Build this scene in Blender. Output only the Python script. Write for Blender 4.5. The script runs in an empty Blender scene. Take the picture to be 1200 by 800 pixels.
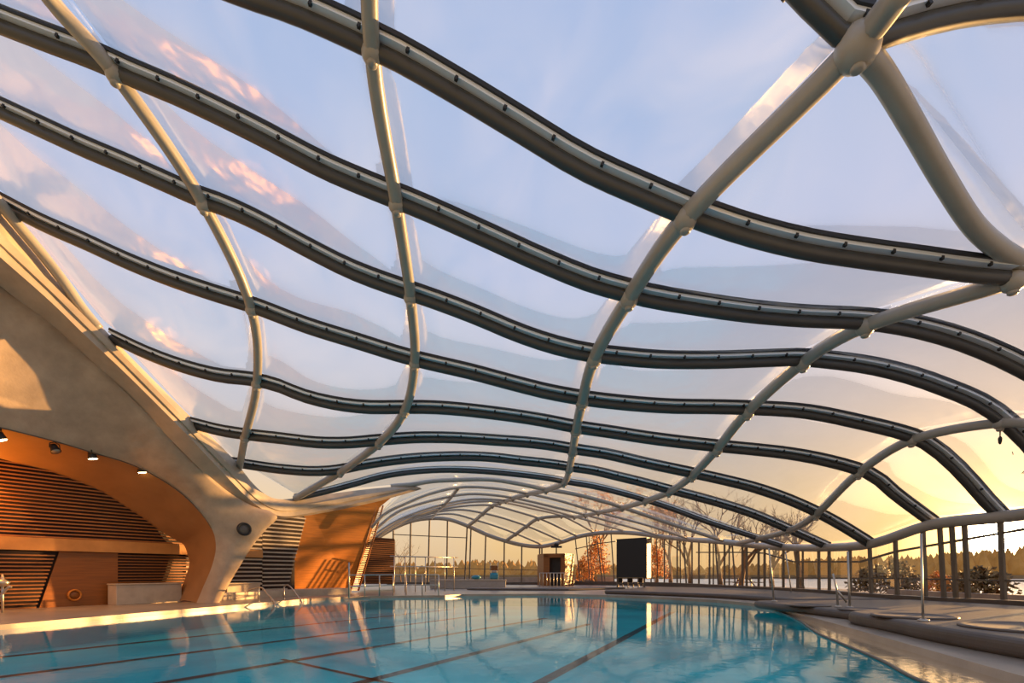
import bpy, bmesh, math, random
from mathutils import Vector, Matrix
random.seed(7)
SC = bpy.context.scene
COL = SC.collection
CAMZ, HOR, F = 1.65, 670.0, 600.0
DECK = 0.15

# ------------------------------------------------------------------ helpers
def at(px, py, Y):
    return Vector(((px-600)/F*Y, Y, CAMZ+(HOR-py)/F*Y))
def gnd(px, py, z=0.0):
    Y = F*(CAMZ-z)/(py-HOR)
    return Vector(((px-600)/F*Y, Y, z))
def lerp(a, b, t): return a+(b-a)*t

def hermite(xs, ys, x):
    n = len(xs)
    if x <= xs[0]: return ys[0]
    if x >= xs[-1]: return ys[-1]
    i = 0
    while xs[i+1] < x: i += 1
    def slope(k):
        if k == 0: return (ys[1]-ys[0])/(xs[1]-xs[0])
        if k == n-1: return (ys[-1]-ys[-2])/(xs[-1]-xs[-2])
        d0 = (ys[k]-ys[k-1])/(xs[k]-xs[k-1]); d1 = (ys[k+1]-ys[k])/(xs[k+1]-xs[k])
        w0 = xs[k+1]-xs[k]; w1 = xs[k]-xs[k-1]
        return (d0*w0+d1*w1)/(w0+w1)
    h = xs[i+1]-xs[i]; t = (x-xs[i])/h
    m0, m1 = slope(i)*h, slope(i+1)*h
    t2, t3 = t*t, t*t*t
    return (2*t3-3*t2+1)*ys[i]+(t3-2*t2+t)*m0+(-2*t3+3*t2)*ys[i+1]+(t3-t2)*m1

def catmull(pts, n=6):
    """dense Catmull-Rom through vectors (centripetal enough for our spacing)"""
    if len(pts) < 3: return [lerp(pts[0], pts[-1], k/n) for k in range(n+1)]
    out = []
    for i in range(len(pts)-1):
        p0 = pts[i-1] if i > 0 else pts[i]*2-pts[i+1]
        p1, p2 = pts[i], pts[i+1]
        p3 = pts[i+2] if i+2 < len(pts) else pts[i+1]*2-pts[i]
        l = (p2-p1).length
        m1 = (p2-p0)*(l/max((p1-p0).length+l, 1e-6)); m2 = (p3-p1)*(l/max((p3-p2).length+l, 1e-6))
        for k in range(n):
            t = k/n; t2 = t*t; t3 = t2*t
            out.append(p1*(2*t3-3*t2+1)+m1*(t3-2*t2+t)+p2*(-2*t3+3*t2)+m2*(t3-t2))
    out.append(pts[-1].copy())
    return out

class MB:
    def __init__(s): s.v = []; s.f = []; s.m = []; s.sm = []
    def add(s, verts, faces, mi=0, smooth=False):
        o = len(s.v); s.v += [tuple(v) for v in verts]
        for f in faces: s.f.append(tuple(i+o for i in f)); s.m.append(mi); s.sm.append(smooth)
        return s
    def box(s, c, size, rz=0.0, mi=0, M=None):
        x, y, z = size[0]/2, size[1]/2, size[2]/2
        R = M if M is not None else Matrix.Rotation(rz, 3, 'Z')
        vs = [Vector(c)+R@Vector((a*x, b*y, d*z)) for a in (-1, 1) for b in (-1, 1) for d in (-1, 1)]
        return s.add(vs, [(0,1,3,2),(4,6,7,5),(0,4,5,1),(2,3,7,6),(0,2,6,4),(1,5,7,3)], mi)
    def bar(s, a, b, w, h=None, mi=0, up=(0,0,1)):
        return s.sweep([Vector(a), Vector(b)], [(-w/2,-(h or w)/2),(w/2,-(h or w)/2),(w/2,(h or w)/2),(-w/2,(h or w)/2)], up, mi, False)
    def sweep(s, pts, prof, up=(0,0,1), mi=0, smooth=True, cap=True):
        up = Vector(up); n = len(prof); vs = []; fs = []
        for i, p in enumerate(pts):
            T = (pts[min(i+1, len(pts)-1)]-pts[max(i-1, 0)]).normalized()
            S = T.cross(up)
            if S.length < 1e-4: S = T.cross(Vector((1, 0, 0)))
            S.normalize(); U = S.cross(T)
            for a, b in prof: vs.append(p+S*a+U*b)
        for i in range(len(pts)-1):
            for k in range(n):
                k2 = (k+1) % n
                fs.append((i*n+k, i*n+k2, (i+1)*n+k2, (i+1)*n+k))
        if cap:
            fs.append(tuple(range(n-1, -1, -1))); fs.append(tuple((len(pts)-1)*n+k for k in range(n)))
        return s.add(vs, fs, mi, smooth)
    def tube(s, pts, r, n=8, mi=0, r2=None, up=(0,0,1)):
        pts = [Vector(p) for p in pts]; vs = []; fs = []; N = len(pts); up = Vector(up)
        for i, p in enumerate(pts):
            T = (pts[min(i+1, N-1)]-pts[max(i-1, 0)]).normalized()
            S = T.cross(up)
            if S.length < 1e-3: S = T.cross(Vector((1, 0, 0)))
            S.normalize(); U = S.cross(T)
            rr = r if r2 is None else lerp(r, r2, i/(N-1))
            for k in range(n):
                a = 2*math.pi*k/n; vs.append(p+S*(rr*math.cos(a))+U*(rr*math.sin(a)))
        for i in range(N-1):
            for k in range(n):
                k2 = (k+1) % n; fs.append((i*n+k, i*n+k2, (i+1)*n+k2, (i+1)*n+k))
        fs.append(tuple(range(n-1, -1, -1))); fs.append(tuple((N-1)*n+k for k in range(n)))
        return s.add(vs, fs, mi, True)
    def lathe(s, c, prof, n=16, mi=0, M=None):
        R = M if M is not None else Matrix.Identity(3); c = Vector(c); vs = []; fs = []
        for r, z in prof:
            for k in range(n):
                a = 2*math.pi*k/n; vs.append(c+R@Vector((r*math.cos(a), r*math.sin(a), z)))
        for i in range(len(prof)-1):
            for k in range(n):
                k2 = (k+1) % n; fs.append((i*n+k, i*n+k2, (i+1)*n+k2, (i+1)*n+k))
        fs.append(tuple(range(n-1, -1, -1))); fs.append(tuple((len(prof)-1)*n+k for k in range(n)))
        return s.add(vs, fs, mi, True)
    def sphere(s, c, r, n=14, mi=0, sc=(1,1,1)):
        c = Vector(c); vs = []; fs = []; m = n//2
        for i in range(m+1):
            ph = math.pi*i/m
            for k in range(n):
                a = 2*math.pi*k/n
                vs.append(c+Vector((sc[0]*r*math.sin(ph)*math.cos(a), sc[1]*r*math.sin(ph)*math.sin(a), sc[2]*r*math.cos(ph))))
        for i in range(m):
            for k in range(n):
                k2 = (k+1) % n; fs.append((i*n+k, (i+1)*n+k, (i+1)*n+k2, i*n+k2))
        return s.add(vs, fs, mi, True)
    def grid(s, rows, mi=0, smooth=True):
        m = len(rows[0]); vs = [v for r in rows for v in r]; fs = []
        for i in range(len(rows)-1):
            for k in range(m-1): fs.append((i*m+k, i*m+k+1, (i+1)*m+k+1, (i+1)*m+k))
        return s.add(vs, fs, mi, smooth)
    def poly_prism(s, pts, z0, z1, mi=0):
        n = len(pts)
        vs = [Vector((p[0], p[1], z0)) for p in pts]+[Vector((p[0], p[1], z1)) for p in pts]
        fs = [tuple(range(n, 2*n)), tuple(range(n-1, -1, -1))]+[(k, (k+1) % n, n+(k+1) % n, n+k) for k in range(n)]
        return s.add(vs, fs, mi)
    def build(s, name, mats, parent=None, bevel=0, seg=2, merge=True):
        me = bpy.data.meshes.new(name); me.from_pydata(s.v, [], s.f)
        mats = mats if isinstance(mats, (list, tuple)) else [mats]
        for m in mats: me.materials.append(m)
        me.polygons.foreach_set('material_index', s.m); me.polygons.foreach_set('use_smooth', s.sm)
        me.validate(); me.update()
        bm = bmesh.new(); bm.from_mesh(me)
        if merge: bmesh.ops.remove_doubles(bm, verts=bm.verts, dist=1e-5)
        bmesh.ops.recalc_face_normals(bm, faces=bm.faces); bm.to_mesh(me); bm.free()
        o = bpy.data.objects.new(name, me); COL.objects.link(o)
        if parent is not None: o.parent = parent; o.matrix_parent_inverse = parent.matrix_basis.inverted()
        if bevel:
            b = o.modifiers.new('bevel', 'BEVEL'); b.width = bevel; b.segments = seg; b.limit_method = 'ANGLE'
        return o

def empty(name, loc=(0,0,0)):
    o = bpy.data.objects.new(name, None); COL.objects.link(o); o.location = loc; o.empty_display_size = .2
    return o
def thing(name, label, cat, loc=(0,0,0), group=None):
    o = empty(name, loc); return tag(o, label, cat, group)
def tag(o, label, cat, group=None):
    o['label'] = label; o['category'] = cat
    if group: o['group'] = group
    return o
def struct(o): o['kind'] = 'structure'; return o
def stuff(o): o['kind'] = 'stuff'; return o

# ------------------------------------------------------------------ materials
def newmat(name):
    m = bpy.data.materials.new(name); m.use_nodes = True
    nt = m.node_tree; nt.nodes.clear()
    return m, nt, nt.nodes.new('ShaderNodeOutputMaterial')
def N(nt, t, **kw):
    n = nt.nodes.new(t)
    for k, v in kw.items():
        if k in n.inputs: n.inputs[k].default_value = v
        else: setattr(n, k, v)
    return n
def pbr(name, col, rough=.5, metal=0., var=.0, vscale=3., bump=0., bscale=30., emit=None, stretch=None, col2=None, spec=.5):
    m, nt, out = newmat(name)
    p = N(nt, 'ShaderNodeBsdfPrincipled', Roughness=rough, Metallic=metal)
    p.inputs['Base Color'].default_value = (*col, 1); p.inputs['Specular IOR Level'].default_value = spec
    nt.links.new(p.outputs[0], out.inputs[0])
    tc = N(nt, 'ShaderNodeTexCoord'); mp = N(nt, 'ShaderNodeMapping'); nt.links.new(tc.outputs['Object'], mp.inputs[0])
    if stretch: mp.inputs['Scale'].default_value = stretch
    if var or col2:
        no = N(nt, 'ShaderNodeTexNoise', Scale=vscale, Detail=6., Roughness=.6); nt.links.new(mp.outputs[0], no.inputs[0])
        rp = N(nt, 'ShaderNodeValToRGB')
        c2 = col2 or tuple(c*(1-var) for c in col); c1 = col if col2 else tuple(min(1, c*(1+var)) for c in col)
        rp.color_ramp.elements[0].color = (*c2, 1); rp.color_ramp.elements[1].color = (*c1, 1)
        rp.color_ramp.elements[0].position = .32; rp.color_ramp.elements[1].position = .68
        nt.links.new(no.outputs[0], rp.inputs[0]); nt.links.new(rp.outputs[0], p.inputs['Base Color'])
    if bump:
        nb = N(nt, 'ShaderNodeTexNoise', Scale=bscale, Detail=4.); nt.links.new(mp.outputs[0], nb.inputs[0])
        b = N(nt, 'ShaderNodeBump', Strength=bump, Distance=.02); nt.links.new(nb.outputs[0], b.inputs['Height']); nt.links.new(b.outputs[0], p.inputs['Normal'])
    if emit:
        p.inputs['Emission Color'].default_value = (*emit[0], 1); p.inputs['Emission Strength'].default_value = emit[1]
    return m

STEEL = pbr('painted_steel', (.055, .055, .053), .36, .0, var=.08, vscale=1.5)
BEAM = pbr('pale_painted_steel', (.36, .33, .28), .33, .0, var=.06, vscale=1.5)
ALU = pbr('aluminium', (.78, .86, .95), .35, .1)
RUBBER = pbr('rubber_gasket', (.015, .017, .02), .6)
CONC = pbr('board_marked_concrete', (.45, .325, .22), .72, var=.18, vscale=1.1, bump=.25, bscale=14)
CONC2 = pbr('smooth_concrete', (.46, .365, .265), .6, var=.12, vscale=1.6, bump=.1)
SOFFIT = pbr('warm_plaster', (.30, .145, .055), .7, var=.12, vscale=.8)
DECKM = pbr('deck_tile', (.33, .255, .185), .32, var=.18, vscale=.7, bump=.1, bscale=25)
PLAT = pbr('dark_terrazzo', (.095, .070, .050), .5, var=.16, vscale=1.2, bump=.1)
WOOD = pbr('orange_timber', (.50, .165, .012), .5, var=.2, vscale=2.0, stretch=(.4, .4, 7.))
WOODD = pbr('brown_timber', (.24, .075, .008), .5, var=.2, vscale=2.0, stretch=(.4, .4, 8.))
DARKW = pbr('dark_stained_timber', (.07, .022, .006), .55, var=.2, vscale=2.)
SLAT = pbr('slat_timber', (.33, .115, .022), .5, var=.15, vscale=2.)
DARK = pbr('dark_backing', (.025, .010, .005), .8)
BLACK = pbr('matt_black', (.012, .010, .009), .55)
CHROME = pbr('brushed_steel', (.50, .44, .36), .34, .8)
POST = pbr('post_metal', (.11, .085, .06), .4)
LENS = pbr('lamp_lens', (1, .9, .7), .3, emit=((1, .72, .35), 25))
TEAL = pbr('teal_vinyl', (.03, .22, .28), .35)
BARK = pbr('bark', (.20, .115, .05), .85, var=.25, vscale=6)
LEAF = pbr('shrub_leaf', (.17, .10, .025), .7, var=.4, vscale=2.)
RUST = pbr('autumn_leaf', (.62, .24, .03), .7, var=.35, vscale=2.)
PINE = pbr('distant_conifer_haze', (.26, .14, .04), .95, var=.45, vscale=.09, emit=((.55, .26, .06), .28))  # orange emission paints aerial haze into the far trees
LAND = pbr('outdoor_paving', (.34, .27, .20), .8, var=.2, vscale=.4)
STONE = pbr('outdoor_stone', (.30, .22, .16), .8, var=.2, vscale=1.)

def film_mat():
    m, nt, out = newmat('clear_film')
    tr = N(nt, 'ShaderNodeBsdfTransparent'); tr.inputs[0].default_value = (.93, .955, .975, 1)
    tl = N(nt, 'ShaderNodeBsdfTranslucent'); tl.inputs[0].default_value = (.80, .88, 1., 1)
    gl = N(nt, 'ShaderNodeBsdfGlossy', Roughness=.28); gl.inputs[0].default_value = (1, 1, 1, 1)
    tc = N(nt, 'ShaderNodeTexCoord'); mp = N(nt, 'ShaderNodeMapping'); nt.links.new(tc.outputs['Object'], mp.inputs[0])
    mp.inputs['Scale'].default_value = (.35, .22, .5); mp.inputs['Rotation'].default_value = (.2, .3, .7)
    no = N(nt, 'ShaderNodeTexNoise', Scale=1.3, Detail=5., Roughness=.55, Distortion=1.2); nt.links.new(mp.outputs[0], no.inputs[0])
    mr = N(nt, 'ShaderNodeMapRange'); mr.inputs[1].default_value = .3; mr.inputs[2].default_value = .72
    mr.inputs[3].default_value = .008; mr.inputs[4].default_value = .045; nt.links.new(no.outputs[0], mr.inputs[0])
    mx = N(nt, 'ShaderNodeMixShader'); nt.links.new(mr.outputs[0], mx.inputs[0]); nt.links.new(tr.outputs[0], mx.inputs[1]); nt.links.new(tl.outputs[0], mx.inputs[2])
    lw = N(nt, 'ShaderNodeFresnel', IOR=1.3)
    nb = N(nt, 'ShaderNodeTexNoise', Scale=.9, Detail=2.); nt.links.new(tc.outputs['Object'], nb.inputs[0])
    bp = N(nt, 'ShaderNodeBump', Strength=.5, Distance=.25); nt.links.new(nb.outputs[0], bp.inputs['Height']); nt.links.new(bp.outputs[0], gl.inputs['Normal'])
    mg = N(nt, 'ShaderNodeMath', operation='MULTIPLY'); mg.inputs[1].default_value = .30; nt.links.new(lw.outputs[0], mg.inputs[0])
    m2 = N(nt, 'ShaderNodeMixShader'); nt.links.new(mg.outputs[0], m2.inputs[0]); nt.links.new(mx.outputs[0], m2.inputs[1]); nt.links.new(gl.outputs[0], m2.inputs[2])
    nt.links.new(m2.outputs[0], out.inputs[0])
    return m
FILM = film_mat()

def glass_mat():
    m, nt, out = newmat('window_glass')
    tr = N(nt, 'ShaderNodeBsdfTransparent'); tr.inputs[0].default_value = (.96, .965, .95, 1)
    gl = N(nt, 'ShaderNodeBsdfGlossy', Roughness=.02)
    fr = N(nt, 'ShaderNodeFresnel', IOR=1.35)
    mg = N(nt, 'ShaderNodeMath', operation='MULTIPLY'); mg.inputs[1].default_value = .22; nt.links.new(fr.outputs[0], mg.inputs[0])
    mx = N(nt, 'ShaderNodeMixShader'); nt.links.new(mg.outputs[0], mx.inputs[0]); nt.links.new(tr.outputs[0], mx.inputs[1]); nt.links.new(gl.outputs[0], mx.inputs[2])
    nt.links.new(mx.outputs[0], out.inputs[0]); return m
GLASS = glass_mat()

def water_mat(name, tint, ior, rip, scale):
    m, nt, out = newmat(name)
    tr = N(nt, 'ShaderNodeBsdfTransparent'); tr.inputs[0].default_value = (*tint, 1)
    gl = N(nt, 'ShaderNodeBsdfGlossy', Roughness=.045); gl.inputs[0].default_value = (1, 1, 1, 1)
    tc = N(nt, 'ShaderNodeTexCoord')
    n1 = N(nt, 'ShaderNodeTexNoise', Scale=scale, Detail=3., Distortion=.6); nt.links.new(tc.outputs['Object'], n1.inputs[0])
    bp = N(nt, 'ShaderNodeBump', Strength=rip, Distance=.05); nt.links.new(n1.outputs[0], bp.inputs['Height'])
    fr = N(nt, 'ShaderNodeFresnel', IOR=ior)
    nt.links.new(bp.outputs[0], gl.inputs['Normal'])
    mx = N(nt, 'ShaderNodeMixShader'); nt.links.new(fr.outputs[0], mx.inputs[0]); nt.links.new(tr.outputs[0], mx.inputs[1]); nt.links.new(gl.outputs[0], mx.inputs[2])
    nt.links.new(mx.outputs[0], out.inputs[0]); return m
WATER = water_mat('pool_water', (.88, .99, .99), 1.16, .05, 3.0)

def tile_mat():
    m, nt, out = newmat('teal_glow_pool_tile')
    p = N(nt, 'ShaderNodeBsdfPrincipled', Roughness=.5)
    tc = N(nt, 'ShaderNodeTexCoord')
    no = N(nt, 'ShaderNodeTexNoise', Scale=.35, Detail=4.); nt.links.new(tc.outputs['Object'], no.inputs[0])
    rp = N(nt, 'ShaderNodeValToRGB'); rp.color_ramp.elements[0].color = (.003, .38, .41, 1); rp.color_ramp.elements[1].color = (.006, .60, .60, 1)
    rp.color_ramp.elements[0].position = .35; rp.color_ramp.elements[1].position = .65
    nt.links.new(no.outputs[0], rp.inputs[0]); nt.links.new(rp.outputs[0], p.inputs['Base Color']); p.inputs['Emission Color'].default_value = (.0, .36, .40, 1); p.inputs['Emission Strength'].default_value = .07  # faint teal glow added to the tile to brighten the pool water
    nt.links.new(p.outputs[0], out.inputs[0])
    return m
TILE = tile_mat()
WET = pbr('wet_silver_tile', (.95, .90, .80), .12, 1., var=.06, vscale=3., bump=.35, bscale=4., spec=1.)
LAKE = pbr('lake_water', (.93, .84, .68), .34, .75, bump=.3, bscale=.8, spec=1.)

# ------------------------------------------------------------------ roof data: ribs in vertical planes Y = c + t*x, profile read along the photo
RIBS = {
 -1: (7.65, .10, [(60,-440),(250,-330),(432,-255),(700,-130),(930,-16),(962,20),(1005,50),(1038,41),(1115,20),(1200,9),(1330,15),(1500,80),(1700,260),(1837,440)],
      dict(S=60, L2=432, L3=1005, D=1006, E=1837)),
 0: (10.6, .10, [(-120,-172),(-24,-126),(150,-58),(290,-2),(340,15),(380,32),(417,49),(436,58),(451,65),(530,109),(605,154),(680,199),(755,233),(805,254),(865,275),(940,294),(1002,304),(1070,313),(1130,321),(1187,326),(1260,331),(1350,360),(1450,430),(1552,540)],
      dict(S=-120, L1=-24, L2=436, L3=803, L4=1187, D=1235, L5=1430, E=1552)),
 1: (13.3, .10, [(-120,-16),(-60,7),(0,31),(60,54),(100,69),(135,84),(150,91),(200,112),(300,160),(385,204),(435,225),(465,237),(485,245),(560,278),(640,314),(690,334),(736,347),(752,351),(815,362),(890,372),(940,376),(1007,379),(1048,384),(1120,402),(1200,437),(1300,503),(1380,580)],
      dict(S=-120, L1=135, L2=465, L3=737, L4=1014, L5=1290, E=1380)),
 2: (16., .10, [(-95,88),(-40,114),(0,132),(50,155),(100,178),(150,199),(200,221),(239,238),(262,246),(300,263),(360,295),(410,320),(460,339),(481,346),(510,356),(560,375),(600,392),(640,406),(666,413),(692,418),(719,421),(762,425),(832,426),(895,424),(940,423),(962,425),(1030,435),(1097,455),(1165,488),(1200,520),(1230,556),(1260,594)],
      dict(S=-95, L1=239, L2=481, L3=696, L4=941, L5=1172, E=1260)),
 3: (18.6, .10, [(-20,228),(15,247),(50,265),(100,287),(150,310),(200,330),(250,347),(295,361),(362,386),(417,403),(472,420),(487,424),(555,440),(600,452),(640,462),(666,467),(692,471),(727,475),(780,479),(840,480),(877,481),(940,485),(1007,498),(1052,509),(1068,514),(1084,522),(1120,552),(1156,592),(1169,605)],
      dict(S=-4, L1=295, L2=486, L3=682, L4=876, L5=1068, E=1169)),
 4: (21.2, .10, [(130,396),(172,416),(215,432),(258,443),(300,448),(330,456),(349,464),(390,475),(431,480),(470,480),(500,480),(580,487),(640,496),(675,503),(710,508),(762,516),(840,525),(882,529),(925,534),(967,542),(1006,553),(1021,559),(1042,577),(1090,613)],
      dict(S=130, L1=301, L2=474, L3=675, L4=840, L5=1006, E=1090)),
 5: (24.2, .12, [(225,498),(261,507),(287,511),(330,516),(376,521),(409,521),(444,518),(486,515),(527,515),(580,518),(640,523),(670,528),(710,534),(749,543),(810,556),(846,564),(882,573),(925,588),(956,602),(989,620),(1016,637)],
      dict(S=226, L1=287, L2=444, L3=671, L4=811, L5=956, E=1016)),
 6: (28., .16, [(270,543),(335,552),(370,554),(398,552),(423,547),(472,540),(514,537),(580,538),(605,541),(650,546),(668,549),(695,553),(720,559),(749,566),(783,575),(814,583),(880,603),(923,621),(968,641)],
      dict(S=275, L1=283, L2=399, L3=667, L4=784, L5=923, E=968)),
 7: (31.5, .22, [(346,584),(382,576),(420,566),(445,559),(475,554),(516,551),(560,552),(605,556),(650,562),(665,565),(695,570),(720,576),(756,586),(781,594),(830,612),(886,630),(917,640)],
      dict(S=346, L1=346, L2=347, L3=661, L4=756, L5=887, E=917)),
 8: (36., .35, [(420,577),(461,569),(485,567),(502,564),(537,562),(580,562),(605,566),(640,573),(665,577),(720,591),(741,598),(797,617),(847,633)],
      dict(L2=485, M=537, L3=640, L4=729, L5=846, E=847)),
 9: (41., .50, [(435,618),(447,605),(475,590),(502,579),(537,571),(580,572),(618,578),(650,585),(695,598),(713,603),(765,617),(807,631)],
      dict(L2=435, M=537, L3=618, L4=701, E=807)),
 10: (45., .60, [(435,624),(465,600),(489,591),(516,584),(544,579),(580,580),(601,583),(650,594),(686,603),(730,615),(775,628)],
      dict(L2=435, M=529, L3=601, L4=686, E=775)),
 11: (49., .70, [(435,629),(461,612),(489,600),(523,590),(551,585),(580,585),(593,586),(640,596),(673,605),(735,623)],
      dict(L2=435, M=521, L3=593, L4=673, E=735)),
 12: (52., .80, [(437,631),(461,615),(489,603),(523,593),(551,588),(586,588),(625,596),(658,604),(697,624)],
      dict(L2=437, M=517, L3=586, L4=658, E=697)),
 13: (55., .60, [(438,632),(461,617),(489,604),(516,597),(551,592),(577,592),(605,599),(631,607),(676,628)],
      dict(L2=438, M=514, L3=577, L4=631, E=676)),
 14: (57.5, .40, [(440,632),(465,617),(489,606),(511,600),(540,597),(566,601),(590,607),(617,616),(659,634)],
      dict(L2=440, M=511, L3=566, L4=617, E=659)),
 15: (60., .20, [(441,632),(465,618),(489,608),(510,603),(530,602),(557,609),(580,616),(604.5,625),(635,638)],
      dict(L2=441, M=509, L3=557, L4=604.5, E=635)),
}
EDGE = [(425,640,61.5),(441,630,61.5),(461,619,61.5),(480,611,61.5),(506,607,61.5),(524,608,61.5),(548,616,61.4),(570,626,61.3),(592,633.5,61.2),(610,638,61.),(635,640,60.8),(659,634.5,60.3),(676,629,60.),(697,625,59.5),(735,624,57.5),(775,628.5,54.),(807,632,49.5),(847,634.5,43.2),(886,639,38.6),(917,641,35.8),(968,641.5,30.9),(1016,638,26.6),(1090,615,22.7),(1169,606,20.3),(1260,595,17.8),(1380,582,15.3),(1552,545,12.6),(1837,445,9.6)]
def rib_pt(i, px):
    if i == 16:
        return at(px, hermite([e[0] for e in EDGE], [e[1] for e in EDGE], px), hermite([e[0] for e in EDGE], [e[2] for e in EDGE], px))
    c, t, pl, cuts = RIBS[i]
    y = hermite([p[0] for p in pl], [p[1] for p in pl], px)
    return at(px, y, c/(1-t*(px-600)/F))
CUTS = {i: RIBS[i][3] for i in RIBS}
CUTS[16] = dict(L2=441, M=506, L3=548, L4=592, E=612)
ORDER = ['S', 'L1', 'L2', 'M', 'L3', 'D', 'L4', 'L5', 'E']

roof = struct(empty('ceiling'))
UP = Vector((0, 0, 1))
RIBPROF = [(-.10,.16),(-.17,.05),(-.18,-.06),(-.13,-.16),(-.05,-.205),(.05,-.205),(.13,-.16),(.18,-.06),(.17,.05),(.10,.16)]
def rib_path(i, x0=None, x1=None, step=None):
    pl = RIBS[i][2]; x0 = pl[0][0] if x0 is None else x0; x1 = pl[-1][0] if x1 is None else x1
    L = (rib_pt(i, x1)-rib_pt(i, x0)).length
    n = max(8, int(L/.55)); return [rib_pt(i, lerp(x0, x1, k/n)) for k in range(n+1)]
for i in sorted(RIBS):
    cuts = CUTS[i]
    pts = rib_path(i, 458) if i == 8 else rib_path(i, RIBS[i][2][0][0] if 3 <= i <= 6 else max(RIBS[i][2][0][0], min(cuts.values())), None)
    k = .80 if i < 7 else (.75 if i < 9 else .55)
    rb = MB().sweep(pts, [(a*k, b*k) for a, b in RIBPROF]).build('rib', STEEL if i < 8 else BEAM, roof)
    if i > 7: continue
    g = MB()
    gw = 1.0 if i < 7 else .55
    g.sweep(pts, [(-.26*gw,.13),(-.26*gw,.21),(.26*gw,.21),(.26*gw,.13)], mi=0, smooth=False)
    g.sweep(pts, [(-.31*gw,.21),(-.31*gw,.30 if i < 7 else .24),(.31*gw,.30 if i < 7 else .24),(.31*gw,.21)], mi=1, smooth=False)
    if i <= 6:
        acc = 0
        for a, b in zip(pts[:-1], pts[1:]):
            acc += (b-a).length
            if acc > .95:
                acc = 0; T = (b-a).normalized(); S = T.cross(UP).normalized()
                M = Matrix((T, S, S.cross(T))).transposed()
                for sd in (-1, 1): g.box((a+b)/2+S*sd*.24+UP*.12, (.06, .07, .08), mi=1, M=M)
    g.build('gutter', [ALU, RUBBER], rb)

def edge_path(x0, x1, n):
    return [rib_pt(16, lerp(x0, x1, k/n)) for k in range(n+1)]
ep = edge_path(425, 900, 70)+edge_path(900, 1837, 60)[1:]
MB().sweep(ep, [(.24*math.cos(a*math.pi/6), .24*math.sin(a*math.pi/6)) for a in range(12)]).build('edge_beam', BEAM, roof)

# longitudinal purlins through the rib nodes
def node(i, name): return rib_pt(i, CUTS[i][name])
LP = [(-.12,.13),(-.155,.03),(-.14,-.11),(-.07,-.17),(.07,-.17),(.14,-.11),(.155,.03),(.12,.13)]
def purlin(seq, r=1.0):
    pts = catmull(seq, 6); MB().sweep([p-UP*.04 for p in pts], [(a*r, b*r) for a, b in LP]).build('purlin', BEAM, roof)
C0END = at(112, 374, 19.1)
purlin([at(-95, 105, 14.3), at(-40, 187, 15.5), at(15, 255, 16.9), at(50, 297, 17.7), at(75, 329, 18.2), at(95, 358, 18.7), at(116, 384, 19.2)])
purlin([node(0, 'L1'), at(60, -2, 11.3)]+[node(i, 'L1') for i in (1, 2, 3, 4, 5)]+[at(281, 545, 25.4)])
purlin([node(i, 'L2') for i in (-1, 0, 1, 2, 3, 4, 5, 6)]+[at(346, 583, 28.7)], 1.05)
l3 = [at(1060, -20, 7.3)]+[node(i, 'L3') for i in range(-1, 16)]+[rib_pt(16, 548)]
purlin(l3, 1.15)
purlin([node(i, 'L4') for i in range(0, 16)]+[rib_pt(16, 592)], 1.1)
purlin([node(i, 'L5') for i in (0, 1, 2, 3, 4, 5, 6, 7)]+[rib_pt(16, 862)])
purlin([node(i, 'M') for i in range(9, 16)]+[rib_pt(16, 506)], .8)
purlin([node(-1, 'L3'), at(1034, 84, 8.6), at(1070, 144, 9.2), at(1106, 207, 9.9), at(1142, 262, 10.7), at(1173, 290, 11.3), at(1205, 309, 11.7), node(0, 'D')], 1.15)
for i in range(-1, 16):
    for nm in ('L1', 'L2', 'L3', 'L4', 'L5'):
        if nm not in CUTS[i] or (i, nm) in ((6, 'L1'), (7, 'L1'), (7, 'L2'), (8, 'L2'), (8, 'L5'), (-1, 'L2')) or (i > 8 and nm == 'L2') or (i == -1 and nm != 'L3'): continue
        p = node(i, nm)-UP*.08; r = .34 if i == -1 else (.25 if nm in ('L3', 'L4') else .215)
        if i > 8: r *= .9
        MB().sphere(p, r, 16).lathe(p-UP*(r+.02), [(.07, -.03), (.11, 0), (.11, .06)], 12).build('node_ball', BEAM, roof)

# film cushions: two bowed sheets in each bay
def panel(i, j, a, b):
    n, m = 12, 10
    ia = [rib_pt(i, lerp(CUTS[i][a], CUTS[i][b], k/n))+UP*.29 for k in range(n+1)]
    ib = [rib_pt(j, lerp(CUTS[j][a], CUTS[j][b], k/n))+UP*.29 for k in range(n+1)]
    w = min((ia[n//2]-ib[n//2]).length, max((ia[0]-ia[-1]).length, (ib[0]-ib[-1]).length))
    mb = MB()
    for sgn, amp in ((-1, .075), (1, .10)):
        rows = []
        for r in range(m+1):
            v = r/m; row = []
            for k in range(n+1):
                u = k/n; bul = (1-(2*u-1)**4)*(1-(2*v-1)**2)
                row.append(lerp(ia[k], ib[k], v)+UP*(sgn*amp*w*bul))
            rows.append(row)
        mb.grid(rows)
    mb.build('film_cushion', FILM, roof)
seq = list(range(-1, 17))
for i, j in zip(seq[:-1], seq[1:]):
    names = [k for k in ORDER if k in CUTS[i] and k in CUTS[j]]
    for a, b in zip(names[:-1], names[1:]):
        if abs(CUTS[i][a]-CUTS[i][b]) < 3 and abs(CUTS[j][a]-CUTS[j][b]) < 3: continue
        panel(i, j, a, b)

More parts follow.
